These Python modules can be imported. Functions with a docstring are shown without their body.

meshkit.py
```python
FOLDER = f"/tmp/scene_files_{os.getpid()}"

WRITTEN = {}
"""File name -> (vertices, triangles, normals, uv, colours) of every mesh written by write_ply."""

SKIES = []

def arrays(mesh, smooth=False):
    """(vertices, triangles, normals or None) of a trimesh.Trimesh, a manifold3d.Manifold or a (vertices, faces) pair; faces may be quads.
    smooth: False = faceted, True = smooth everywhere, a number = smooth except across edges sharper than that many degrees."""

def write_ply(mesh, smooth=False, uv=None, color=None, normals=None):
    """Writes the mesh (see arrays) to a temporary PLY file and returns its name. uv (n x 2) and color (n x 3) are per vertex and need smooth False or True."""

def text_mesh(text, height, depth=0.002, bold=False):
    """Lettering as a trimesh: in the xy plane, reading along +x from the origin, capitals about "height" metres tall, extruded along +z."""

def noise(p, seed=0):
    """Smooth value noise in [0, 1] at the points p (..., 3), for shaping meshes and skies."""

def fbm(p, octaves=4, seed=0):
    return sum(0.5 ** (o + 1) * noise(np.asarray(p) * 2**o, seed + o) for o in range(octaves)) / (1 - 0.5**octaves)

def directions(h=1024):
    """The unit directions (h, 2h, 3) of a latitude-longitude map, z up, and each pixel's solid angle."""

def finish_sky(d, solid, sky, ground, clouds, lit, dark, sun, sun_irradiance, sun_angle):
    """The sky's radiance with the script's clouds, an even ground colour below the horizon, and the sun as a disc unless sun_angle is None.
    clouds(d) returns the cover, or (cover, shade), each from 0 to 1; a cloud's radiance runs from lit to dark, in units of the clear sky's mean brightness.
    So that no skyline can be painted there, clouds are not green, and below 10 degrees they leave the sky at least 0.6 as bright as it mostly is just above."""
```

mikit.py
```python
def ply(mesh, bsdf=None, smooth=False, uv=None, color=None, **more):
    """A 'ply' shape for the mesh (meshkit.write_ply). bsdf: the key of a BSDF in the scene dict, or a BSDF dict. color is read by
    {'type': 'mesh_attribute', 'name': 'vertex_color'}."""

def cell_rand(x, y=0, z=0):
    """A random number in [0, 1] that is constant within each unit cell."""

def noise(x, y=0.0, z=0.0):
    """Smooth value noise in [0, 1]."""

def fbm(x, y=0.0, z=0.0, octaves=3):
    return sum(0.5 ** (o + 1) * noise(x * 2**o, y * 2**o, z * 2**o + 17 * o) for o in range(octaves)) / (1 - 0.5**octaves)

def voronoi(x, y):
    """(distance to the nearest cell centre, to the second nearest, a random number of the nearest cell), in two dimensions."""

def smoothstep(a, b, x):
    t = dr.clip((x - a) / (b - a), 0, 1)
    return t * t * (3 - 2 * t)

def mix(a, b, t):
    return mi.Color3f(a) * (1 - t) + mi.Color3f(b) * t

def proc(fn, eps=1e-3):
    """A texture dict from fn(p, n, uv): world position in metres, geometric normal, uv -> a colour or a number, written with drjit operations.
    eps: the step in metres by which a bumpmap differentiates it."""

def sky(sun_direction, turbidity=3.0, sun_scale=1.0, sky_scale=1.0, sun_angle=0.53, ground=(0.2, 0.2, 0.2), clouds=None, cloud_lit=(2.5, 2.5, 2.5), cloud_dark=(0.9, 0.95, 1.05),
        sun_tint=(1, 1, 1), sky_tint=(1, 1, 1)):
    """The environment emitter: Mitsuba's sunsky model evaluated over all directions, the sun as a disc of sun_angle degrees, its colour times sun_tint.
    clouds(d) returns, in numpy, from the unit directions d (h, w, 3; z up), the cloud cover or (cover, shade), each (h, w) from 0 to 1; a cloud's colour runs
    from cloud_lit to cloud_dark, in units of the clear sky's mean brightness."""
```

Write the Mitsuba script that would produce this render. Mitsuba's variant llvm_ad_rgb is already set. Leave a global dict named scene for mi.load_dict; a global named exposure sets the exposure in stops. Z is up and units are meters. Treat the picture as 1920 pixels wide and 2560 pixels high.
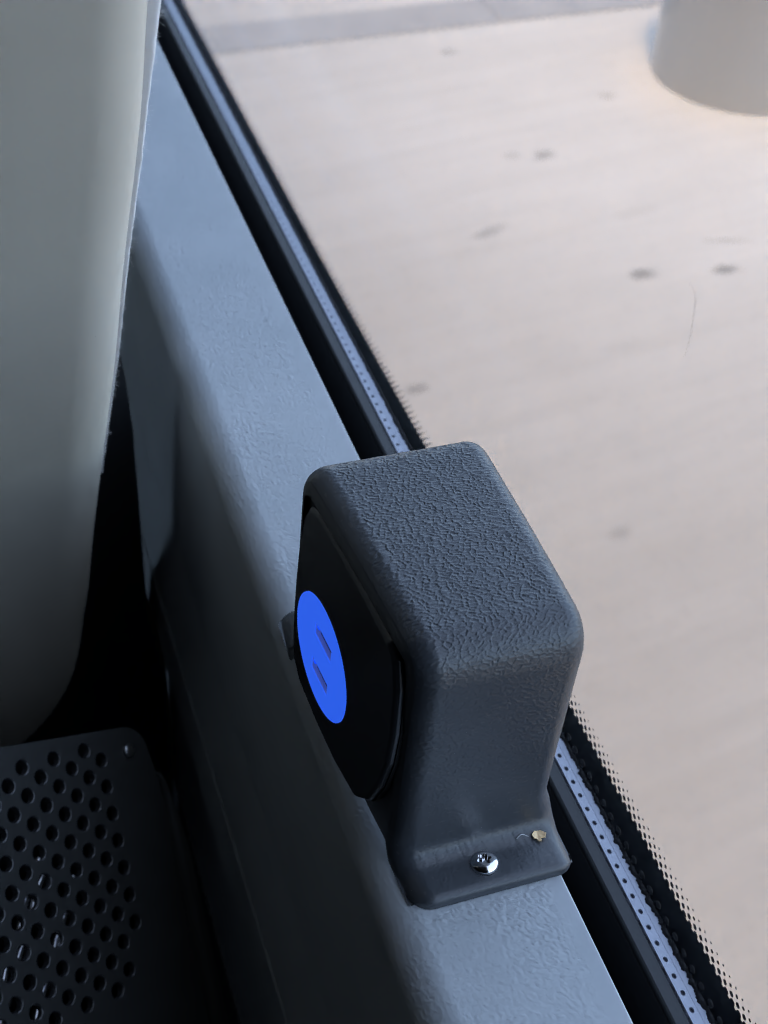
import math
import numpy as np, trimesh, shapely, drjit as dr, mitsuba as mi
from shapely.geometry import Polygon, Point
from scipy.spatial import cKDTree
import manifold3d as m3
import mikit, meshkit
from mikit import proc, noise, fbm, voronoi, smoothstep, mix
T = mi.ScalarTransform4f
rng = np.random.default_rng(7)
scene, labels = {}, {}

# ------------------------------------------------------------------ camera, sky, exposure
CAM = np.array([-0.1593, -0.2161, 0.3963]); FWD = np.array([0.2721, 0.6808, -0.6801]); UP = np.array([0.1766, 0.6594, 0.7307])
scene['camera'] = {'type': 'thinlens', 'fov': 30.92, 'fov_axis': 'x', 'near_clip': 0.01, 'far_clip': 300.0,
                   'aperture_radius': 0.0014, 'focus_distance': 0.45,
                   'to_world': T().look_at(origin=CAM.tolist(), target=(CAM + FWD).tolist(), up=UP.tolist())}
scene['sky'] = mikit.sky([-0.15, -0.36, 0.92], turbidity=3, sun_scale=0.13, sun_angle=8, clouds=lambda d: 0.15, sun_tint=(1.2, 1.0, 0.78), sky_tint=(1.02, 1.0, 0.94))
exposure = 4.0

# ------------------------------------------------------------------ helpers
def obj(key, mesh, bsdf, smooth=False, **kw):
    k, i = key, 0
    while k in scene:
        i += 1; k = f'{key}_{i:03d}'
    scene[k] = mikit.ply(mesh, bsdf, smooth, **kw)
    return k
def tag(key, label=None, category=None, **kw):
    d = dict(kw)
    if label: d['label'] = label
    if category: d['category'] = category
    labels[key] = d
def box(lo, hi):
    lo, hi = np.array(lo, float), np.array(hi, float)
    m = trimesh.creation.box(extents=hi - lo); m.apply_translation((lo + hi) / 2); return m
def cat(ms): return trimesh.util.concatenate(ms)
def extrude(poly, h):
    ps = getattr(poly, 'geoms', [poly])
    return cat([trimesh.creation.extrude_polygon(p, h, engine='earcut') for p in ps])
def frame(m, o, ex, ey, ez):
    M = np.eye(4); M[:3, 0], M[:3, 1], M[:3, 2], M[:3, 3] = ex, ey, ez, o
    m = m.copy(); m.apply_transform(M)
    return m
def grid_faces(n, m, closed=False):
    i, j = np.meshgrid(np.arange(n - 1), np.arange(m if closed else m - 1), indexing='ij')
    a, b = i * m + j, i * m + (j + 1) % m
    c, d = (i + 1) * m + (j + 1) % m, (i + 1) * m + j
    return np.concatenate([np.stack([a, b, c], -1).reshape(-1, 3), np.stack([a, c, d], -1).reshape(-1, 3)])
def tube(p, r, sides=6):
    p = np.asarray(p, float); r = np.broadcast_to(r, (len(p),))
    t = np.gradient(p, axis=0); t /= np.linalg.norm(t, axis=1, keepdims=True) + 1e-12
    ref = np.where(np.abs(t[:, 2:]) < 0.9, [0, 0, 1.0], [1.0, 0, 0])
    a = np.cross(t, ref); a /= np.linalg.norm(a, axis=1, keepdims=True); b = np.cross(t, a)
    g = np.arange(sides) * 2 * np.pi / sides
    v = p[:, None] + r[:, None, None] * (np.cos(g)[None, :, None] * a[:, None] + np.sin(g)[None, :, None] * b[:, None])
    return trimesh.Trimesh(v.reshape(-1, 3), grid_faces(len(p), sides, True)[:, ::-1], process=False)
def sm(a, b, x):
    t = np.clip((x - a) / (b - a), 0, 1); return t * t * (3 - 2 * t)
def hull_rings(poly, levels):
    """convex plate: rings of the polygon shrunk by inset at height h, in its own xy plane"""
    pts = []
    for inset, h in levels:
        q = poly.buffer(-inset, quad_segs=12)
        c = np.array(q.exterior.coords)[:-1]
        pts.append(np.c_[c, np.full(len(c), h)])
    return trimesh.convex.convex_hull(np.vstack(pts))
def rgb(*c): return {'type': 'rgb', 'value': list(c)}

# ------------------------------------------------------------------ materials
def principled(key, color, rough, bump=None, scale=0.001, **kw):
    d = {'type': 'principled', 'base_color': color if isinstance(color, dict) else rgb(*color), 'roughness': rough, **kw}
    if bump is not None: d = {'type': 'bumpmap', 'arbitrary': bump, 'scale': scale, 'bsdf': d}
    scene[key] = {'type': 'twosided', 'bsdf': d}

def ledge_h(p, n, uv):                       # moulded leather grain: small cells drawn out across the sheet
    wx, wy = noise(p.x * 160, p.y * 160, p.z * 160) - 0.5, noise(p.x * 150 + 9, p.y * 150, p.z * 150) - 0.5
    a = voronoi((p.x - p.z * 0.8) * 420 + wx * 1.2, p.y * 720 + wy * 1.4)
    b = noise((p.x - p.z * 0.8) * 300 + wy * 2, p.y * 640 + wx * 2.5, p.z * 100)
    g = 0.35 + 0.65 * smoothstep(0.25, 0.75, noise(p.x * 28, p.y * 28, p.z * 28))
    return g * (0.42 * smoothstep(0.0, 0.7, a[1] - a[0]) + 0.85 * b) * 0.00034
def ledge_c(p, n, uv):
    s = fbm(p.x * 35, p.y * 35, p.z * 35, octaves=3)
    return mix((0.36, 0.385, 0.40), (0.41, 0.43, 0.445), s)
principled('mat_ledge_smooth', proc(ledge_c), 0.5, specular=0.4)
principled('mat_ledge', proc(ledge_c), 0.5, proc(ledge_h, eps=0.00012), 1.0, specular=0.4)
def shell_h(p, n, uv):
    return (noise(p.x * 1500, p.y * 1500, p.z * 1500) + 0.8 * noise(p.x * 800, p.y * 800, p.z * 800)) * 0.00005
def shell_c(p, n, uv):
    s = fbm(p.x * 20, p.y * 20, p.z * 20, octaves=3)
    return mix((0.435, 0.398, 0.325), (0.475, 0.436, 0.358), s)
principled('mat_shell', proc(shell_c), 0.5, proc(shell_h, eps=0.0001), 1.0, specular=0.35)
def case_c(p, n, uv):
    s = fbm(p.x * 90, p.y * 90, p.z * 90, octaves=3)
    d = smoothstep(0.80, 0.9, noise(p.x * 700, p.y * 700, p.z * 700))
    return mix(mix((0.035, 0.040, 0.047), (0.046, 0.051, 0.058), s), (0.11, 0.105, 0.10), d * 0.22)
principled('mat_case', proc(case_c), 0.38, specular=0.65)
principled('mat_bezel', (0.013, 0.014, 0.016), 0.24, specular=0.7)
principled('mat_rubber', (0.006, 0.006, 0.007), 0.7, specular=0.2)
principled('mat_dark', (0.016, 0.017, 0.019), 0.5, specular=0.4)
principled('mat_perf', (0.047, 0.049, 0.047), 0.45, specular=0.5)
principled('mat_rim', (0.03, 0.031, 0.033), 0.16, specular=1.0, clearcoat=1.0, clearcoat_gloss=0.95)
principled('mat_stud', (0.5, 0.5, 0.5), 0.25, metallic=1.0)
principled('mat_alu', (0.33, 0.35, 0.41), 0.42, metallic=0.25)
principled('mat_frit', (0.020, 0.025, 0.031), 0.35, specular=0.5)
principled('mat_chrome', (0.86, 0.86, 0.87), 0.12, metallic=1.0)
principled('mat_felt', (0.62, 0.60, 0.58), 0.9, sheen=0.6, specular=0.1)
principled('mat_crumb', (0.92, 0.66, 0.36), 0.7)
principled('mat_lint', (0.45, 0.45, 0.46), 0.8)
principled('mat_hair', (0.05, 0.04, 0.035), 0.5)
principled('mat_bus', (0.022, 0.023, 0.025), 0.7)
principled('mat_port', (0.12, 0.035, 0.06), 0.4)
scene['mat_glass'] = {'type': 'thindielectric', 'int_ior': 1.05, 'ext_ior': 1.0}

SPOTS = [(1.594, 3.129, .030, .020, 0.3, .55), (1.498, 3.150, .022, .016, 0.2, .25), (1.279, 2.769, .045, .014, 0.35, .40), (1.599, 2.479, .034, .016, 0.0, .75),
         (1.829, 2.446, .034, .016, 0.0, .75), (0.849, 2.163, .020, .014, 0.2, .55), (1.560, 3.840, .028, .02, 0.1, .35), (1.950, 3.446, .02, .02, 0, .3),
         (1.903, 2.575, .05, .010, -0.25, .30), (1.103, 1.593, .022, .014, 0.2, .35), (1.72, 2.77, .06, .02, 0.2, .12), (1.40, 2.2, .05, .02, 0.1, .10)]
def pave_c(p, n, uv):
    ca, sa = math.cos(0.16), math.sin(0.16)
    u, v = p.x * ca + p.y * sa, -p.x * sa + p.y * ca
    brush = fbm(u * 2.2, v * 26, 3.0, octaves=3)
    fine = noise(u * 9, v * 70, 1.0)
    big = fbm(p.x * 1.6, p.y * 1.6, 7.0, octaves=4)
    t = 0.5 + 0.55 * (brush - 0.5) + 0.16 * (fine - 0.5) + 0.9 * (big - 0.5)
    near = 1 - smoothstep(0.3, 2.4, dr.sqrt(dr.square(p.x - 2.459) + dr.square(p.y - 3.3)))  # paler around the bollard: bright reflected light put into the concrete colour
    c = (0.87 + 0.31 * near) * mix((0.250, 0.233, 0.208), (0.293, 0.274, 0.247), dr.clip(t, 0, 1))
    speck = smoothstep(0.70, 0.9, noise(p.x * 60, p.y * 60, 5.0)) * 0.03
    k = 1 - speck
    for (x, y, a, b, r, d) in SPOTS:
        dx, dy = p.x - x, p.y - y
        w = noise(p.x * 40, p.y * 40, 2.0) - 0.5
        e = 0.66 * dr.sqrt(dr.square((dx * math.cos(r) + dy * math.sin(r)) / a) + dr.square((dy * math.cos(r) - dx * math.sin(r)) / b)) + w * 0.5
        k = k * (1 - 0.62 * d * (1 - smoothstep(0.25, 1.25, e)))
    return c * k
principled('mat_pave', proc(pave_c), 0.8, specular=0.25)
def kerb_c(p, n, uv):
    s = fbm(p.x * 9, p.y * 9, 1.0, octaves=4)
    return mix((0.165, 0.158, 0.150), (0.20, 0.192, 0.18), s)
principled('mat_kerb', proc(kerb_c), 0.8)
principled('mat_bollard', (0.35, 0.335, 0.315), 0.22, metallic=0.6)
# ------------------------------------------------------------------ outside: pavement, kerb band, bollard
GZ = -1.6
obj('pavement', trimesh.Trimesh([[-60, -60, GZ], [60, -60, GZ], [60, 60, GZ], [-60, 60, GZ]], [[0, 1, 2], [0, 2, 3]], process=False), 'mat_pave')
tag('pavement', 'pale brushed concrete pavement outside the window with small dark stains', kind='structure')
a = math.atan2(4.0513 - 3.976, 2.457 - 0.8272); kx, ky = np.array([math.cos(a), math.sin(a), 0]), np.array([-math.sin(a), math.cos(a), 0])
for i in range(-6, 10):
    o = np.array([0.8272, 3.976, GZ]) + kx * (i * 1.0)
    m = box([0.002, 0, -0.05], [0.998, 0.198, 0.004]); obj('kerb__stone', frame(m, o, kx, ky, [0, 0, 1]), 'mat_kerb')
tag('kerb', 'flush blue grey stone strip set across the concrete pavement', kind='structure')
g = np.linspace(0, 2 * np.pi, 97)[:-1]
prof = [(0.2955, 0.0), (0.2955, 0.52), (0.290, 0.55), (0.275, 0.565), (0.0, 0.575)]
def lathe(prof, n=96, o=(0, 0, 0)):
    g = np.arange(n) * 2 * np.pi / n
    v = np.array([[r * np.cos(t), r * np.sin(t), z] for r, z in prof for t in g]) + np.array(o)
    return trimesh.Trimesh(v, grid_faces(len(prof), n, True), process=False)
obj('bollard__post', lathe(prof, 128, (2.459, 3.492, GZ)), 'mat_bollard', smooth=40)
tag('bollard', 'thick pale grey metal bollard with a bright vertical highlight standing on the pavement', 'bollard')

# ------------------------------------------------------------------ bus body that encloses the place
Y0, Y1, WT = -0.62, 1.25, 0.76
obj('bus_body__roof', box([-2.5, -3.0, 0.98], [0.052, 3.0, 1.02]), 'mat_bus')
obj('bus_body__floor', box([-2.5, -3.0, -0.82], [-0.03, 3.0, -0.78]), 'mat_bus')
obj('bus_body__far_side', cat([box([-2.54, -3.0, -0.82], [-2.502, 3.0, 0.0]), box([-2.54, -3.0, 0.62], [-2.502, 3.0, 1.02]), box([-2.54, -3.0, 0.0], [-2.502, 1.3, 0.62])]), 'mat_bus')
obj('bus_body__far_window', trimesh.Trimesh([[-2.52, 1.3, 0], [-2.52, 3, 0], [-2.52, 3, 0.62], [-2.52, 1.3, 0.62]], [[0, 1, 2], [0, 2, 3]], process=False), 'mat_glass')
obj('bus_body__rear_wall', box([-2.5, -3.04, -0.82], [0.052, -3.002, 1.02]), 'mat_bus')
obj('bus_body__front_wall', box([-2.5, 3.002, -0.82], [0.052, 3.04, 1.02]), 'mat_bus')
obj('bus_body__window_header', box([-0.06, -3.0, WT], [0.052, 3.0, 0.978]), 'mat_bus')
obj('bus_body__window_pillar', box([-0.05, -3.0, -0.03], [0.052, Y0 - 0.002, WT - 0.002]), 'mat_bus')
obj('bus_body__window_pillar', box([-0.05, Y1 + 0.002, -0.03], [0.052, 3.0, WT - 0.002]), 'mat_bus')
obj('bus_body__outer_skin', box([0.002, -3.0, -1.3], [0.052, 3.0, -0.097]), 'mat_bus')
tag('bus_body', 'dark bus interior around the window seat', kind='structure')

# ------------------------------------------------------------------ window ledge (inner side panel), extruded along the bus
def arc(cx, cz, r, a0, a1, n):
    return [(cx + r * math.cos(math.radians(t)), cz + r * math.sin(math.radians(t))) for t in np.linspace(a0, a1, n)]
prof = [(-0.003, -0.06), (-0.003, -0.0022), (0.0, -0.0020), (0.0, -0.0008)] + arc(-0.0008, -0.0008, 0.0008, 0, 90, 5)[1:] + [(-0.03, 0.0)] + arc(-0.0495, -0.0125, 0.0125, 90, 180, 18) + \
       [(-0.0626, -0.06), (-0.0640, -0.130), (-0.0645, -0.135), (-0.0662, -0.141), (-0.0738, -0.178)]
ys = np.linspace(Y0 - 0.5, Y1 + 0.5, 3)
def ext(prof, y0, y1, n=2):
    ys = np.linspace(y0, y1, n)
    v = np.array([[x, y, z] for y in ys for x, z in prof])
    return trimesh.Trimesh(v, grid_faces(n, len(prof)), process=False)
ya_, yb_ = -0.115, 0.68
for y0_, y1_ in ((-1.5, ya_), (yb_, 1.7)): obj('window_ledge__top_panel', ext(prof, y0_, y1_), 'mat_ledge', smooth=35)
pa = np.array(prof); pd = np.r_[0, np.cumsum(np.linalg.norm(np.diff(pa, axis=0), axis=1))]
i0 = 4                                                       # the long flat and the round edge carry moulded grain
sx = np.unique(np.r_[pd[:8], np.arange(pd[7] + 0.0003, pd[7] + 0.078, 0.00045), pd[-4:]])
px_, pz_ = np.interp(sx, pd, pa[:, 0]), np.interp(sx, pd, pa[:, 1])
gy = np.linspace(ya_, yb_, 1560)
GX, GY = np.tile(px_, len(gy)), np.repeat(gy, len(sx)); GS = np.tile(sx, len(gy)); GZp = np.tile(pz_, len(gy))
q2 = np.c_[GS / 1.9, GY]
q2 = q2 + 0.0009 * (np.stack([meshkit.noise(np.c_[GS * 330, GY * 330, GY * 0], 41), meshkit.noise(np.c_[GS * 330, GY * 330, GY * 0], 42)], 1) - 0.5)
cx_, cy_ = np.meshgrid(np.arange(0, 0.20 / 1.9, 0.00115), np.arange(ya_, yb_, 0.00115)); cp = np.c_[cx_.ravel(), cy_.ravel()] + rng.uniform(-0.0005, 0.0005, (cx_.size, 2))
cd, ci = cKDTree(cp).query(q2, k=2)
lf = rng.uniform(-0.4, 0.4, len(cp))
hh = sm(0.0, 0.0006, cd[:, 1] - cd[:, 0]) * (1 + lf[ci[:, 0]]) + 0.9 * (meshkit.noise(np.c_[GS * 420, GY * 800, GY * 0], 43) - 0.5)
mask = sm(pd[i0] + 0.001, pd[i0] + 0.012, GS) * (0.45 + 0.55 * sm(0.3, 0.7, meshkit.noise(np.c_[GS * 38, GY * 38, GY * 0], 44))) * (1 - sm(pd[i0] + 0.068, pd[i0] + 0.076, GS))
tn = np.gradient(np.c_[px_, pz_], axis=0); tn /= np.linalg.norm(tn, axis=1, keepdims=True) + 1e-12
nx_, nz_ = np.tile(-tn[:, 1], len(gy)), np.tile(tn[:, 0], len(gy))
sg = -1.0 if nz_[len(sx) // 4] < 0 else 1.0
dd_ = 0.000175 * (hh - 0.7) * mask * sg
obj('window_ledge__top_panel', trimesh.Trimesh(np.c_[GX + nx_ * dd_, GY, GZp + nz_ * dd_], grid_faces(len(gy), len(sx)), process=False), 'mat_ledge_smooth', smooth=True)
tag('window_ledge__top_panel_002', 'blue grey moulded grain top of the ledge')
lower = [(-0.0730, -0.1796), (-0.0744, -0.1796), (-0.0751, -0.182), (-0.0763, -0.220), (-0.0753, -0.224), (-0.066, -0.226), (-0.066, -0.42)]
obj('window_ledge__lower_trim', ext(lower, -1.5, 1.7), 'mat_ledge', smooth=35)
obj('window_ledge__back_plate', box([-0.062, -1.5, -0.78], [-0.058, 1.7, -0.185]), 'mat_bus')
tag('window_ledge', 'blue grey textured plastic ledge running along the bus window', 'window ledge')

# ------------------------------------------------------------------ bus window: gasket, spacer bar, seal, panes, black printed border
def edge_z(y): return -0.0286 - 0.0075 * sm(0.0, 0.48, np.asarray(y, float))
obj('bus_window__gasket', ext([(0.0005, -0.06), (0.0005, -0.052), (0.003, -0.049), (0.012, -0.049), (0.0185, -0.052), (0.0195, -0.054), (0.0195, -0.06)], Y0, Y1), 'mat_rubber', smooth=30)
obj('bus_window__inner_bead', ext([(0.0206, -0.03), (0.0206, -0.0206), (0.0212, -0.0200), (0.0258, -0.0206), (0.0262, -0.03)], Y0, Y1), 'mat_dark', smooth=30)
P, HX, HY = 0.0062, 0.0283, 0.0505
holes = [HY + P * k for k in range(-40, 150)]
top = Polygon([(0.0265, -0.25), (0.0301, -0.25), (0.0301, 1.0), (0.0265, 1.0)])
top = top.difference(shapely.union_all([shapely.affinity.scale(Point(HX, y).buffer(0.00078, 5), 1, 1.35) for y in holes]))
m = extrude(top, 0.0008); m.apply_translation([0, 0, -0.0208])
obj('bus_window__spacer_bar', cat([m, box([0.0304, -0.25, -0.0216], [0.0338, 1.0, -0.0204]), box([0.0265, -0.25, -0.0222], [0.0338, 1.0, -0.0219])]), 'mat_alu')
obj('bus_window__leak_block', cat([box([0.0196, Y0, -0.09], [0.0339, Y1, -0.0225]), box([0.0339, Y0, -0.095], [0.0475, Y1, -0.09])]), 'mat_rubber')  # black boxes added below the spacer so no light leaks through
# the black sealant creeps over the outer side of the spacer in an uneven line
yy = np.arange(-0.25, 1.0, 0.0003)
nb = lambda f, s: meshkit.noise(np.c_[yy * f, yy * 0 + 3.3, yy * 0], s) - 0.5
bx = 0.0322 + (1 - 0.75 * sm(0.12, 0.4, yy)) * (0.0011 * nb(300, 1) + 0.0011 * nb(800, 2) + 0.0007 * nb(2200, 3) + 0.0005 * np.abs(((yy - HY) / P) % 1 - 0.5))
rows = []
for t, h in ((0, -0.0203), (0.12, -0.0200), (0.4, -0.0196), (1.0, -0.0192), (1.35, -0.0215), (2.2, -0.035), (10.0, -0.075)):
    rows.append(np.c_[bx + (0.0336 - bx) * t, yy, h + 0.0002 * nb(900, 5) * (t < 1)])
    if t > 5: rows[-1][:, 0] = 0.0468
obj('bus_window__sealant', trimesh.Trimesh(np.vstack(rows), grid_faces(7, len(yy))[:, ::-1], process=False), 'mat_rubber', smooth=True)
dome = trimesh.creation.icosphere(2, 1.0)
dm = []  # domes stand in for the spacer holes mirrored in the outer pane
for k in range(-45, 22):
    d = dome.copy(); d.apply_scale([0.0005, 0.0016, 0.0016]); d.apply_translation([0.0343, HY + P * (k + 0.9), -0.0180]); dm.append(d)
obj('bus_window__hole_reflection_bump', cat(dm), 'mat_rubber', smooth=True)
tag('bus_window__hole_reflection_bump', kind='stuff')
yy = np.linspace(-0.30, 1.0, 400)
v = np.vstack([np.c_[np.full(400, 0.0476), yy, np.full(400, -0.085)], np.c_[np.full(400, 0.0476), yy, edge_z(yy) - 0.0028]])
obj('bus_window__printed_border', trimesh.Trimesh(v, grid_faces(2, 400), process=False), 'mat_frit')
dv, df, n0 = [], [], 0
for row, (dz, r) in enumerate(((-0.0026, 0.00150), (0.0, 0.00112), (0.0026, 0.00076), (0.0051, 0.00048))):
    g = np.arange(14) * 2 * np.pi / 14
    for k in range(-70, 250):
        y = 0.0807 + 0.0043 * k - 0.00098 * dz / 0.001 + rng.normal(0, 0.00004)
        z = float(edge_z(y)) + dz
        c = np.array([0.0477, y, z]); rr = r * (1 + rng.normal(0, 0.03))
        dv.append(np.vstack([c, np.c_[np.full(14, c[0]), y + rr * np.cos(g), z + rr * np.sin(g)]]))
        df.append(np.c_[np.zeros(14, int), np.arange(14) + 1, (np.arange(14) + 1) % 14 + 1] + n0); n0 += 15
obj('bus_window__printed_dots', trimesh.Trimesh(np.vstack(dv), np.vstack(df), process=False), 'mat_frit')
tag('bus_window__printed_dots', 'rows of black dots shrinking into the clear glass', kind='stuff')
def sheet(x, z0=-0.024): return trimesh.Trimesh([[x, Y0, z0], [x, Y1, z0], [x, Y1, WT], [x, Y0, WT]], [[0, 1, 2], [0, 2, 3]], process=False)
obj('bus_window__inner_pane', sheet(0.0200), 'mat_glass')
obj('bus_window__outer_pane', sheet(0.0482, -0.085), 'mat_glass')
tag('bus_window', 'double glazed bus window with black dotted border and perforated silver spacer bar', 'window')

# ------------------------------------------------------------------ USB charger housing: hat profile lofted across, leather grain displaced
def profile():
    H, R, yf, yb, ft = 0.105, 0.0125, 0.0140, 0.1108, 0.0046
    pts = [(-0.0016, 0.0), (-0.0016, 0.0022)]
    pts += [(-0.0016 + 0.0024 - 0.0024 * math.cos(t), 0.0022 + 0.0024 * math.sin(t)) for t in np.linspace(0, np.pi / 2, 6)[1:]]
    F = 0.0065
    pts += [(yf - F + F * math.sin(t) + 0.0022, ft + F - F * math.cos(t)) for t in np.linspace(0, np.pi / 2, 10)]
    pts += [(yf + 0.0016, 0.04), (yf - 0.0004, H - R)]
    pts += [(yf + R - R * math.cos(t), H - R + R * math.sin(t)) for t in np.linspace(0, np.pi / 2, 12)[1:]]
    pts += [(0.06, H + 0.0006)]
    Rb = 0.0115
    pts += [(yb - Rb - 0.003 + Rb * math.sin(t), H - Rb + Rb * math.cos(t)) for t in np.linspace(0, np.pi / 2, 10)]
    pts += [(yb + 0.002, 0.012), (yb + 0.0045, 0.007), (yb + 0.009, 0.0048), (0.1300, 0.0046), (0.1352, 0.0034), (0.136, 0.0015), (0.136, 0.0)]
    p = np.array(pts); d = np.r_[0, np.cumsum(np.linalg.norm(np.diff(p, axis=0), axis=1))]
    s0 = np.interp(0.128, p[len(p) // 2:, 0], d[len(p) // 2:])
    # fine on the sides in view, coarse behind
    iback = d[[i for i, q in enumerate(pts) if q[0] > 0.1065 and q[1] < 0.096][0]]
    s = np.r_[np.arange(0, iback, 0.00023), np.arange(iback, d[-1], 0.001), d[-1]]
    y, z = np.interp(s, d, p[:, 0]), np.interp(s, d, p[:, 1])
    k = np.exp(-0.5 * (np.arange(-13, 14) / 5.0) ** 2); k /= k.sum()
    ext_ = lambda a: np.convolve(np.r_[np.full(13, a[0]), a, np.full(13, a[-1])], k, 'valid')
    y2, z2 = ext_(y), ext_(z); z2 = np.maximum(z2, 0.0); z2[0] = z2[-1] = 0.0
    return np.c_[y2, z2], s
prof2, ps = profile()
tan = np.gradient(prof2, axis=0); tan /= np.linalg.norm(tan, axis=1, keepdims=True)
nrm = np.c_[-tan[:, 1], tan[:, 0]]                          # outward (up) side of the sheet
xL = -0.0530 - np.clip(prof2[:, 0] - 0.014, -0.02, 0.13) * 0.0875
flange = 1 - sm(0.004, 0.022, prof2[:, 1])
xR = 0.0012 + 0.0042 * flange
xL = xL - 0.0006 * flange + 0.0035 * flange * sm(0.10, 0.136, prof2[:, 0])
rl, rr = 0.0082, 0.0065
phi = np.linspace(0, np.pi / 2, 22)
cols = []                                                  # (x position, inset) for each column
for t in phi[::-1][:-1] if False else np.linspace(np.pi / 2, 0, 26): cols.append(('L', rl * (1 - math.cos(t)), rl * (1 - math.sin(t)), t))
verts, N = [], len(prof2)
X0, X1 = xL + rl, xR - rr
def ring(x, inset):
    q = prof2 - nrm * inset
    return np.c_[x, q[:, 0], np.maximum(q[:, 1], 0.0)]
rings = []
for t in np.linspace(0, np.pi / 2, 28): rings.append(ring(xL + rl * (1 - math.sin(t)), rl * (1 - math.cos(t))))
nm = 215
for t in np.linspace(0, 1, nm)[1:-1]: rings.append(ring(X0 + (X1 - X0) * t, 0.0))
for t in np.linspace(np.pi / 2, 0, 24): rings.append(ring(xR - rr * (1 - math.sin(t)), rr * (1 - math.cos(t))))
rings = [r for r in rings]
# left end: t = 0 means the flat side face (fully inset), t = pi/2 the flush sheet
def side(xe, r, sgn, n):
    out = []
    for t in np.linspace(0, np.pi / 2, n):                 # from the flat side to the flush sheet
        out.append(ring(xe + sgn * r * (1 - math.cos(t)), r * (1 - math.sin(t))))
    return out
L, Rr = side(xL, rl, 1, 28), side(xR, rr, -1, 24)
rings = L + [ring(X0 + (X1 - X0) * t, 0.0) for t in np.linspace(0, 1, nm)[1:-1]] + Rr[::-1]
V = np.array(rings); M = len(rings)
F = grid_faces(M, N)
m = trimesh.Trimesh(V.reshape(-1, 3), F, process=False)
vn = np.array(m.vertex_normals)
if vn[(M // 2) * N + N // 3][2] < 0 and V[M // 2, N // 3, 2] > 0.1: F = F[:, ::-1]; m = trimesh.Trimesh(V.reshape(-1, 3), F, process=False); vn = np.array(m.vertex_normals)
p = V.reshape(-1, 3)
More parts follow.
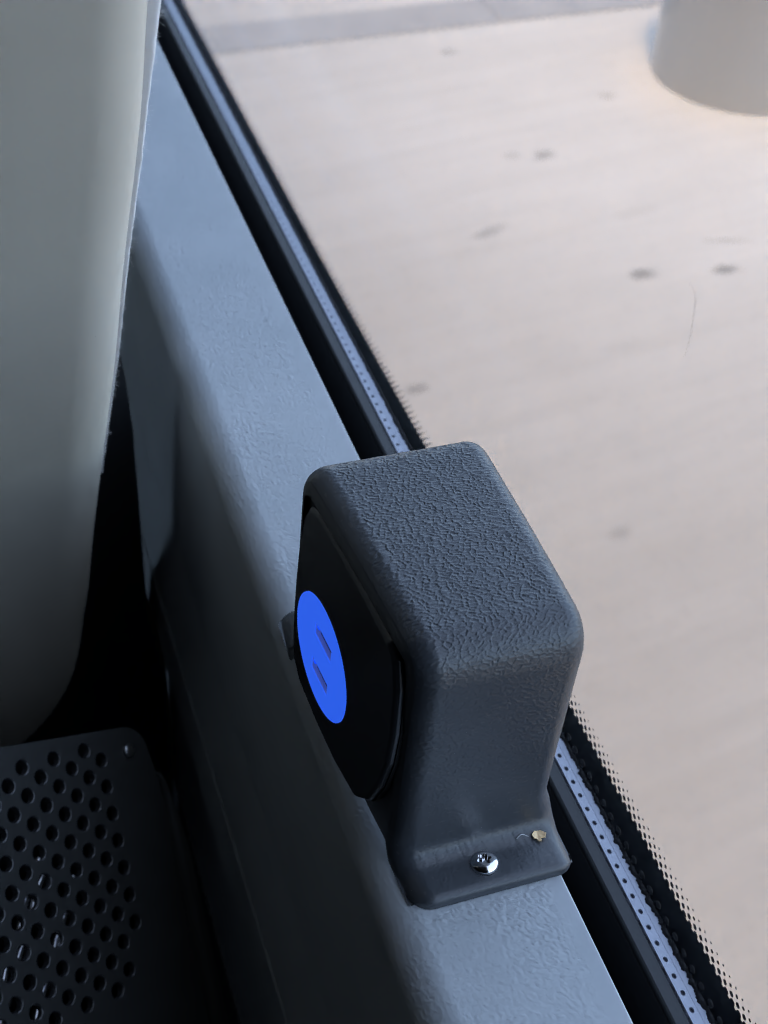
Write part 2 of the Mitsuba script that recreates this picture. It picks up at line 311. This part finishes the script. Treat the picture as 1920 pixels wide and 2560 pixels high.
# leather cells
q = np.c_[p[:, 0] / 2.0, p[:, 1], p[:, 2] / 1.4]
w = np.stack([meshkit.noise(p * 420, 11), meshkit.noise(p * 420, 12), meshkit.noise(p * 420, 13)], 1) - 0.5
q = q + w * 0.0013
idx = rng.choice(len(p), 110000, replace=False)
seeds, keep = q[idx], []
tree = cKDTree(seeds); dead = np.zeros(len(seeds), bool)
for i in range(len(seeds)):
    if dead[i]: continue
    keep.append(i)
    for j in tree.query_ball_point(seeds[i], 0.00092): dead[j] = True
d2, near = cKDTree(seeds[keep]).query(q, k=2)
gap = d2[:, 1] - d2[:, 0]
kt = seeds[keep]; tilt = rng.normal(0, 1, (len(kt), 3)); lift = rng.uniform(-0.35, 0.35, len(kt))
cell = sm(0.0, 0.00045, gap) * (1 + lift[near[:, 0]] + 0.55 * np.einsum('ij,ij->i', tilt[near[:, 0]], q - kt[near[:, 0]]) / 0.0008)
fine = meshkit.noise(p * [900, 1500, 900], 4) - 0.5
amp = np.where(p[:, 2] > 0.05, 1.0, 0.0)
amp = 0.22 + 0.78 * sm(0.010, 0.062, p[:, 2] + 0.012 * (meshkit.noise(p * 120, 21) - 0.5))
amp *= 0.45 + 0.55 * sm(0.010, 0.030, p[:, 1])
amp *= 0.25 + 0.75 * sm(-0.0565, -0.0485, p[:, 0])
amp *= 0.8 + 0.4 * meshkit.noise(p * 90, 31)
low = 1 - sm(0.004, 0.03, p[:, 2])
stretch = (meshkit.noise(np.c_[p[:, 0] * 900 + p[:, 1] * 300, p[:, 1] * 220, p[:, 2] * 330], 6) + 0.6 * meshkit.noise(p * [1500, 420, 600], 9) - 0.8) * low * sm(-0.0015, 0.002, p[:, 1])
disp = 0.00018 * amp * (cell - 0.7) + 0.00004 * amp * fine + 0.00010 * stretch * sm(-0.058, -0.05, p[:, 0])
p2 = p + vn * disp[:, None]; p2[:, 2] = np.maximum(p2[:, 2], 0.0003)
obj('usb_charger__housing', trimesh.Trimesh(p2, F, process=False), 'mat_case', smooth=True)
# flat side face behind the bezel
sidep = Polygon(prof2).buffer(0).buffer(-0.0036)
sidep = max(getattr(sidep, 'geoms', [sidep]), key=lambda g: g.area).simplify(0.00005)
tv, tf = trimesh.creation.triangulate_polygon(sidep, engine='earcut')
obj('usb_charger__side_plate', trimesh.Trimesh(np.c_[-0.0530 - np.clip(tv[:, 0] - 0.014, -0.02, 0.13) * 0.0875 + 0.0012, tv], tf, process=False), 'mat_case')

# bezel: plate turned slightly upwards on the side that faces the seat
ya, ti = math.radians(4), math.radians(2)
nb_ = np.array([-math.cos(ya) * math.cos(ti), -math.sin(ya) * math.cos(ti), math.sin(ti)])
ez_ = np.array([0, 0, 1.0]) - nb_ * nb_[2]; ez_ /= np.linalg.norm(ez_); ey_ = np.cross(ez_, nb_)   # ey_ runs towards -y or +y
if ey_[1] < 0: ey_ = -ey_
B0 = np.array([-0.0618, 0.08, 0.037])
def local(y, z): return ((y - B0[1]) / ey_[1], (z - B0[2]) / ez_[2])
outline = [(0.0885, 0.0965), (0.0735, 0.0978), (0.051, 0.0980), (0.031, 0.0968), (0.0255, 0.0935), (0.0222, 0.084), (0.0208, 0.065), (0.0218, 0.050), (0.0252, 0.0345), (0.031, 0.0200),
           (0.0400, 0.0105), (0.058, 0.0075), (0.075, 0.0078), (0.0935, 0.0105), (0.1003, 0.0165), (0.1026, 0.0255), (0.1034, 0.0396), (0.1034, 0.0547), (0.1026, 0.0697), (0.1000, 0.0856), (0.0955, 0.0940)]
bp = Polygon([local(*q) for q in outline]).buffer(-0.003).buffer(0.003, quad_segs=10)
rb = 0.0021
lv = [(0, -0.007)] + [(rb * (1 - math.cos(t)), -rb + rb * math.sin(t)) for t in np.linspace(0, np.pi / 2, 7)]
flip = np.linalg.det(np.c_[ey_, ez_, nb_]) < 0
def on_bezel(mesh, h=0.0):
    m = frame(mesh, B0 + nb_ * h, ey_, ez_, nb_)
    return m
dc = Point(local(0.0759, 0.0424)); DR = 0.0226
bez = hull_rings(bp, lv)
pocket = m3.Manifold.cylinder(20, (DR + 0.0002) * 1000, circular_segments=160).translate((dc.x * 1000, dc.y * 1000, -4.2))
bm = m3.Manifold.hull_points(np.array(bez.vertices) * 1000)
bm = (bm - pocket).to_mesh(); bez = trimesh.Trimesh(bm.vert_properties[:, :3] / 1000, bm.tri_verts, process=False)
obj('usb_charger__bezel', on_bezel(bez, -0.0003), 'mat_bezel', smooth=50)
tag('usb_charger__bezel', 'black rounded bezel plate facing the seat')
# shallow black plate added behind the bezel to darken its shadow gap
gapm = hull_rings(bp.buffer(0.0005), [(0, -0.0075), (0, -0.0030)])
obj('usb_charger__bezel_shadow_gap', on_bezel(gapm), 'mat_rubber')
# luminous disc with two sockets
def slot(y, z, w, h): 
    c = local(y, z); return shapely.box(c[0] - w / 2, c[1] - h / 2, c[0] + w / 2, c[1] + h / 2).buffer(0.0004)
ports = [(0.0752, 0.0505), (0.0758, 0.0330)]
disc = dc.buffer(DR, quad_segs=40)
scene['mat_led'] = {'type': 'principled', 'base_color': rgb(0.05, 0.12, 0.5), 'roughness': 0.45}
for (y, z) in ports: disc = disc.difference(slot(y, z, 0.0138, 0.0052))
k = obj('usb_charger__light_disc', on_bezel(extrude(disc, 0.0012), -0.0013), 'mat_led')
scene[k]['emitter'] = {'type': 'area', 'radiance': rgb(0.0015, 0.0068, 0.049)}
tag(k, 'glowing blue disc with two sockets')
for i, (y, z) in enumerate(ports):
    c = local(y, z)
    w, h, dp = 0.0138, 0.0052, 0.0050
    wall = shapely.box(c[0] - w / 2 - .0006, c[1] - h / 2 - .0006, c[0] + w / 2 + .0006, c[1] + h / 2 + .0006)
    inner = shapely.box(c[0] - w / 2 + .0001, c[1] - h / 2 + .0001, c[0] + w / 2 - .0001, c[1] + h / 2 - .0001)
    key = obj('usb_charger__usb_socket', on_bezel(extrude(wall.difference(inner), 0.0030), -0.0036), 'mat_sock')
    kb = obj(key + '__back_wall', on_bezel(extrude(inner, 0.0002), -0.0036), 'mat_sock')
    for kk, f_ in ((key, 1.0), (kb, 0.8)): scene[kk]['emitter'] = {'type': 'area', 'radiance': rgb(0.0018 * f_, 0.0034 * f_, 0.0185 * f_)}  # walls glow dimly to stand in for disc light falling into the socket
    tg = extrude(shapely.box(c[0] - w / 2 + .0012, c[1] + 0.0004, c[0] + w / 2 - .0032, c[1] + 0.0012), 0.0026)
    obj(key + '__contact_tongue', on_bezel(tg, -0.0034), 'mat_port')
    lt = trimesh.creation.icosphere(2, 0.0009); lt.apply_scale([1.3, 0.8, 0.6]); lt.apply_translation([c[0] + w / 2 - 0.0014, c[1] + 0.0012, -0.0008])
    kl = obj(key + '__light_window', on_bezel(lt), 'mat_led', smooth=True)
    scene[kl]['emitter'] = {'type': 'area', 'radiance': rgb(0.0003, 0.0045, 0.07)}
scene['mat_sock'] = {'type': 'twosided', 'bsdf': {'type': 'principled', 'base_color': rgb(0.30, 0.30, 0.36), 'roughness': 0.5}}

# button head screw on the front flange
SC = np.array([-0.0247, 0.0073, 0.0042])
rs = 0.0047
hp = [(rs, 0.0), (rs, 0.0007)] + [(rs * math.cos(t), 0.0007 + 0.0021 * math.sin(t)) for t in np.linspace(0.12, 1.02, 8)]
head = m3.Manifold.revolve(m3.CrossSection([[(0, 0)] + [(r, z) for r, z in hp] + [(0, hp[-1][1] + 0.0001)]]), 64)
star = [(0.0021 + 0.00042 * math.cos(6 * t)) for t in np.linspace(0, 2 * np.pi, 73)[:-1]]
star = [(r * math.cos(t), r * math.sin(t)) for r, t in zip(star, np.linspace(0, 2 * np.pi, 73)[:-1])]
head = head - m3.CrossSection([star]).extrude(0.01).translate((0, 0, 0.0007))
mm = head.to_mesh(); hd = trimesh.Trimesh(mm.vert_properties[:, :3], mm.tri_verts, process=False)
rot = trimesh.transformations.rotation_matrix(-0.16, [1, 0.25, 0]); hd.apply_transform(rot); hd.apply_translation(SC)
obj('usb_charger__screw', hd, 'mat_chrome', smooth=30)
tag('usb_charger__screw', 'shiny round head screw in the front foot')
tag('usb_charger', 'dark grey leather grained USB charger box with glowing blue socket disc', 'USB charger')

# crumb and lint on the flange
cr = Polygon([(-1.7, .2), (-.9, 1.4), (.6, 1.5), (1.8, .5), (1.5, -.6), (.5, -.5), (.45, -1.5), (-.1, -1.3), (-.6, -.7), (-1.3, -.6)])
cm = extrude(shapely.affinity.scale(cr, .0014, .0014, origin=(0, 0)), 0.0004).subdivide().subdivide()
cv = np.array(cm.vertices); cv[:, 2] += 0.0011 * np.abs(cv[:, 0] * 300 + 0.1) + 0.0003 * meshkit.noise(cv * 1500, 2); cm.vertices = cv
cm.apply_transform(trimesh.transformations.rotation_matrix(-0.25, [0, 0, 1])); cm.apply_translation([-0.0037, 0.0112, 0.0052])
obj('crumb', cm, 'mat_crumb'); tag('crumb', 'small yellowish torn crumb lying on the charger foot right of the screw', 'crumb')
t = np.linspace(0, 1, 14)
lp = np.c_[-0.0112 + 0.0042 * t, 0.0124 + 0.0009 * np.sin(t * 3.0) - 0.0003 * t, 0.0066 + 0.0003 * np.sin(t * 5)]
fl_ = prof2[(prof2[:, 1] < 0.012) & (prof2[:, 0] < 0.02)]; lp[:, 2] = np.interp(lp[:, 1], fl_[:, 0], fl_[:, 1]) + 0.00035 + 0.0002 * np.sin(t * 5)
obj('lint_fibre', tube(lp, 0.00016), 'mat_lint', smooth=True); tag('lint_fibre', 'short pale curled fibre on the charger foot above the crumb', 'lint')
hpts = np.array([[0.0367, 0.2043], [0.0350, 0.2040], [0.0331, 0.2033], [0.0320, 0.2013], [0.0318, 0.1993], [0.0312, 0.1960], [0.0305, 0.1925], [0.0305, 0.1885], [0.0312, 0.1850]])
obj('hair', tube(np.c_[np.full(9, 0.0196), hpts], np.array([.4, .8, 1.1, 1.1, .9, .7, .6, .5, .3]) * 0.000045), 'mat_hair', smooth=True)
tag('hair', 'thin bent hair stuck to the window glass', 'hair')

# ------------------------------------------------------------------ front seat: pale rear shell, felt edge, dark frame
SA, SN = np.array([-0.0817, 0.2412, 0.1646]), np.array([0, -0.9883, -0.1527]); SU = np.array([0, -0.1527, 0.9883])
edge = [(-0.0786 + 0.045, 0.2022 + 0.31), (-0.0786 + 0.010, 0.2022 + 0.09), (-0.0786, 0.2022), (-0.0817, 0.1646), (-0.0906, 0.0942), (-0.0960, 0.0451), (-0.1030, -0.006), (-0.1114, -0.0682), (-0.1169, -0.115), (-0.1191, -0.1284),
        (-0.1256, -0.1706), (-0.1347, -0.1994), (-0.1459, -0.2192), (-0.1625, -0.239), (-0.1741, -0.2495), (-0.20, -0.263), (-0.26, -0.272), (-0.36, -0.273), (-0.52, -0.272)]
ep = np.array(edge); ep[:, 1] = (ep[:, 1] - SA[2]) / 0.9883
dd = np.r_[0, np.cumsum(np.linalg.norm(np.diff(ep, axis=0), axis=1))]
from scipy.interpolate import PchipInterpolator
ss = np.linspace(0, dd[-1], 240); E = np.c_[PchipInterpolator(dd, ep[:, 0])(ss), PchipInterpolator(dd, ep[:, 1])(ss)]
tg = np.gradient(E, axis=0); tg /= np.linalg.norm(tg, axis=1, keepdims=True); inn = np.c_[tg[:, 1], -tg[:, 0]]
if (inn[20] @ np.array([-1, 0])) < 0: inn = -inn
def seat3(xy, back): return SA * [0, 1, 1] + np.c_[xy[:, 0], xy[:, 0] * 0, xy[:, 0] * 0] + xy[:, 1:2] * SU - SN * (np.reshape(back, (-1, 1)) - 0.022)
RS = 0.022; rings = [seat3(E + inn * 0.001, np.full(len(E), 0.050)), seat3(E, np.full(len(E), RS + 0.001))]
for t in np.linspace(0, np.pi / 2, 16): rings.append(seat3(E + inn * RS * (1 - math.cos(t)), np.full(len(E), RS * (1 - math.sin(t)))))
for k_ in (0.03, 0.045, 0.07): rings.append(seat3(E + inn * k_ * np.clip(1 - 0.0 * ss, 0, 1)[:, None], np.full(len(E), -0.0004 * (k_ - RS) / 0.01)))
Vs = np.vstack(rings); Fs = grid_faces(len(rings), len(E))
last = E + inn * 0.07
poly = Polygon(np.vstack([last, [(-0.52, 0.5)]])).buffer(0)
poly = max(getattr(poly, 'geoms', [poly]), key=lambda g: g.area)
tv, tf = trimesh.creation.triangulate_polygon(poly, engine='earcut')
shell = cat([trimesh.Trimesh(Vs, Fs, process=False)])
flat = trimesh.Trimesh(seat3(tv, np.full(len(tv), -0.0004 * (0.07 - RS) / 0.01)), tf, process=False)
sh = trimesh.util.concatenate([shell, flat]); sh.merge_vertices(); 
obj('front_seat__rear_shell', sh, 'mat_shell', smooth=50)
# felt edge showing beside the shell, with stray fibres
fe = [(0.62, 0.0075), (0.28, 0.0062), (0.2022, 0.0050), (0.1646, 0.0024), (0.0942, 0.0019), (0.0451, 0.0011), (0.0, 0.0006), (-0.08, 0.0003)][::-1]
sel = (E[:, 1] * 0.9883 + SA[2]) > -0.03
Ef, zf = E[sel], E[sel][:, 1] * 0.9883 + SA[2]
wf = np.interp(zf, [a_ for a_, _ in fe], [b_ for _, b_ in fe]) * (1 + 0.14 * (meshkit.noise(np.c_[zf * 250, zf * 0, zf * 0], 3) - 0.5))
fr = []
for t in np.linspace(0, 2 * np.pi, 15)[:-1]:
    fr.append(seat3(Ef - inn[sel] * (wf * (0.5 + 0.5 * math.cos(t)) - 0.003 * (math.cos(t) < -0.5))[:, None], 0.021 + 0.004 * math.sin(t) + wf * 0))
FV = np.array(fr).transpose(1, 0, 2); felt = trimesh.Trimesh(FV.reshape(-1, 3), grid_faces(len(Ef), 14, True), process=False)
fv = np.array(felt.vertices); fv += 0.0005 * (np.stack([meshkit.noise(fv * 700, i) for i in (1, 2, 3)], 1) - 0.5); felt.vertices = fv
obj('front_seat__felt_edge', felt, 'mat_felt', smooth=True)
tag('front_seat__felt_edge', 'fuzzy pale felt edge beside the shell')
fib = []
for i in range(900):
    j = rng.integers(3, len(Ef) - 3); t0 = rng.uniform(-0.9, 0.9)
    o = FV[j, 0] * (1 - abs(t0) * 0.0) + np.array([0, 1, 0]) * t0 * 0.003 + SU * rng.uniform(-0.002, 0.002)
    out = -inn[sel][j]; dirv = np.array([out[0], 0, out[1]]) + rng.normal(0, 0.7, 3); dirv /= np.linalg.norm(dirv)
    ln = rng.uniform(0.0006, 0.0020) * (1.0 if rng.random() > 0.06 else 1.8); c_ = rng.normal(0, 0.6, 3)
    q_ = np.linspace(0, 1, 5)[:, None]
    fib.append(tube(o + dirv * ln * q_ + c_ * ln * q_ ** 2 * 0.6, 0.00004 * np.array([1.2, 1, 1, .8, .4]), 3))
obj('front_seat__felt_fibres', cat(fib), 'mat_felt', smooth=True); tag('front_seat__felt_fibres', kind='stuff')
fo = [(-0.0925, 0.023), (-0.0904, 0.022), (-0.0879, 0.0006), (-0.0854, -0.0375), (-0.0826, -0.1713), (-0.0728, -0.2485), (-0.0700, -0.337), (-0.0700, -0.50), (-0.55, -0.50), (-0.55, -0.15), (-0.14, -0.06), (-0.11, 0.0)]
fm = extrude(Polygon([(x, (z - SA[2]) / 0.9883) for x, z in fo]).buffer(-0.003).buffer(0.003), 0.03)
fv = np.array(fm.vertices); fm = trimesh.Trimesh(seat3(fv[:, :2], 0.049 + fv[:, 2]), fm.faces, process=False)
obj('front_seat__frame', fm, 'mat_dark')
tag('front_seat', 'pale beige grey rear shell of the seat in front with fuzzy felt edge', 'seat')

# ------------------------------------------------------------------ perforated black panel low down between the seats
PN = np.array([.69, -.52, .68]); PN /= np.linalg.norm(PN)
PA = np.array([.0071, -.0012, -.0081]); PA -= PN * (PA @ PN); PB = np.array([.0002, -.0098, -.0077]); PB -= PN * (PB @ PN)
pu = PA / np.linalg.norm(PA); pv = np.cross(PN, pu)
PO = np.array([-0.1496, 0.1802, -0.1146]); PO = PO - PN * ((PO - np.array([-0.1427, 0.1393, -0.1529])) @ PN)
def p2d(q): q = np.asarray(q, float) - PO; return (q @ pu, q @ pv)
corners = [(-0.1983, 0.1648, -0.0770), (-0.1074, 0.2068, -0.1371), (-0.1028, .1861, -.1576), (-0.0979, .0962, -.2313), (-0.0996, .0640, -.2542), (-0.2194, .0501, -.1433)]
pp = Polygon([p2d(c) for c in corners]).buffer(-0.014).buffer(0.014, quad_segs=12)
Pa, Pb = p2d(PO + PA), p2d(PO + PB)
lim = Polygon([p2d(c) for c in [(-0.23, 0.21, -0.05), (-0.1260, 0.1900, -0.1290), (-0.1260, .134, -.1736), (-0.1275, .105, -.1930), (-0.2194, .0501, -.1433), (-0.26, 0.06, -0.09)]])
hc = []
for i in range(-16, 16):
    for j in range(-6, 22):
        c = (Pa[0] * i + Pb[0] * j, Pa[1] * i + Pb[1] * j)
        if lim.contains(Point(c)) and pp.buffer(-0.006).contains(Point(c)): hc.append(c)
rh = 0.0031
plate = pp.difference(shapely.union_all([Point(c).buffer(rh + 0.0007, 6) for c in hc]))
pm = extrude(plate, 0.0002); pm.apply_translation([0, 0, -0.0002])
rims = [frame(lathe([(rh + 0.0007, 0.0), (rh + 0.00055, -0.00004), (rh + 0.00035, -0.00015), (rh + 0.00015, -0.0004), (rh, -0.0009), (rh, -0.0035)], 24), [c[0], c[1], 0], [1, 0, 0], [0, 1, 0], [0, 0, 1]) for c in hc]
def toP(m_): return frame(m_, PO, pu, pv, PN)
obj('perforated_panel__plate', toP(pm), 'mat_perf')
obj('perforated_panel__hole_rims', toP(cat(rims)), 'mat_rim', smooth=True); tag('perforated_panel__hole_rims', kind='stuff')
bk = extrude(pp.buffer(-0.001), 0.001); bk.apply_translation([0, 0, -0.012])
obj('perforated_panel__backing', toP(bk), 'mat_rubber')
glint_rods = []  # shiny rods added behind the holes to catch window light as glints
for i, g0 in enumerate([(-0.1905, 0.0830, -0.1480), (-0.1838, 0.0898, -0.1491), (-0.1770, 0.0800, -0.1640)]):
    u0, v0 = p2d(g0)
    glint_rods.append(tube([[u0 + 0.0006 * math.sin(k * 0.9 + i), v0 + k * 0.004, -0.0040] for k in np.arange(-18, 18)], 0.0017, 12))
for w_ in glint_rods: obj('perforated_panel__glint_rod', toP(w_), 'mat_stud', smooth=True)
lipc = np.array([(-0.1033, .1900, -.1548), (-0.1010, .1861, -.1590), (-0.0995, .1498, -.1890), (-0.0979, .0962, -.2313), (-0.0975, .05, -.268)])
tt = np.linspace(0, 1, 40); di = np.r_[0, np.cumsum(np.linalg.norm(np.diff(lipc, axis=0), axis=1))]; di /= di[-1]
lp = np.stack([PchipInterpolator(di, lipc[:, i])(tt) for i in range(3)], 1) + PN * 0.0002
obj('perforated_panel__raised_lip', tube(lp, 0.0050 * (0.25 + 0.75 * sm(0, 0.25, tt)), 14), 'mat_perf', smooth=True)
st = trimesh.creation.icosphere(3, 0.0032); st.apply_scale([1, 1, 0.5]); st.apply_translation([*p2d((-0.1151, .1940, -.1390)), 0.0005])
obj('perforated_panel__stud', toP(st), 'mat_stud', smooth=True)
tag('perforated_panel', 'black perforated plastic panel with raised lip below the front seat', 'panel')
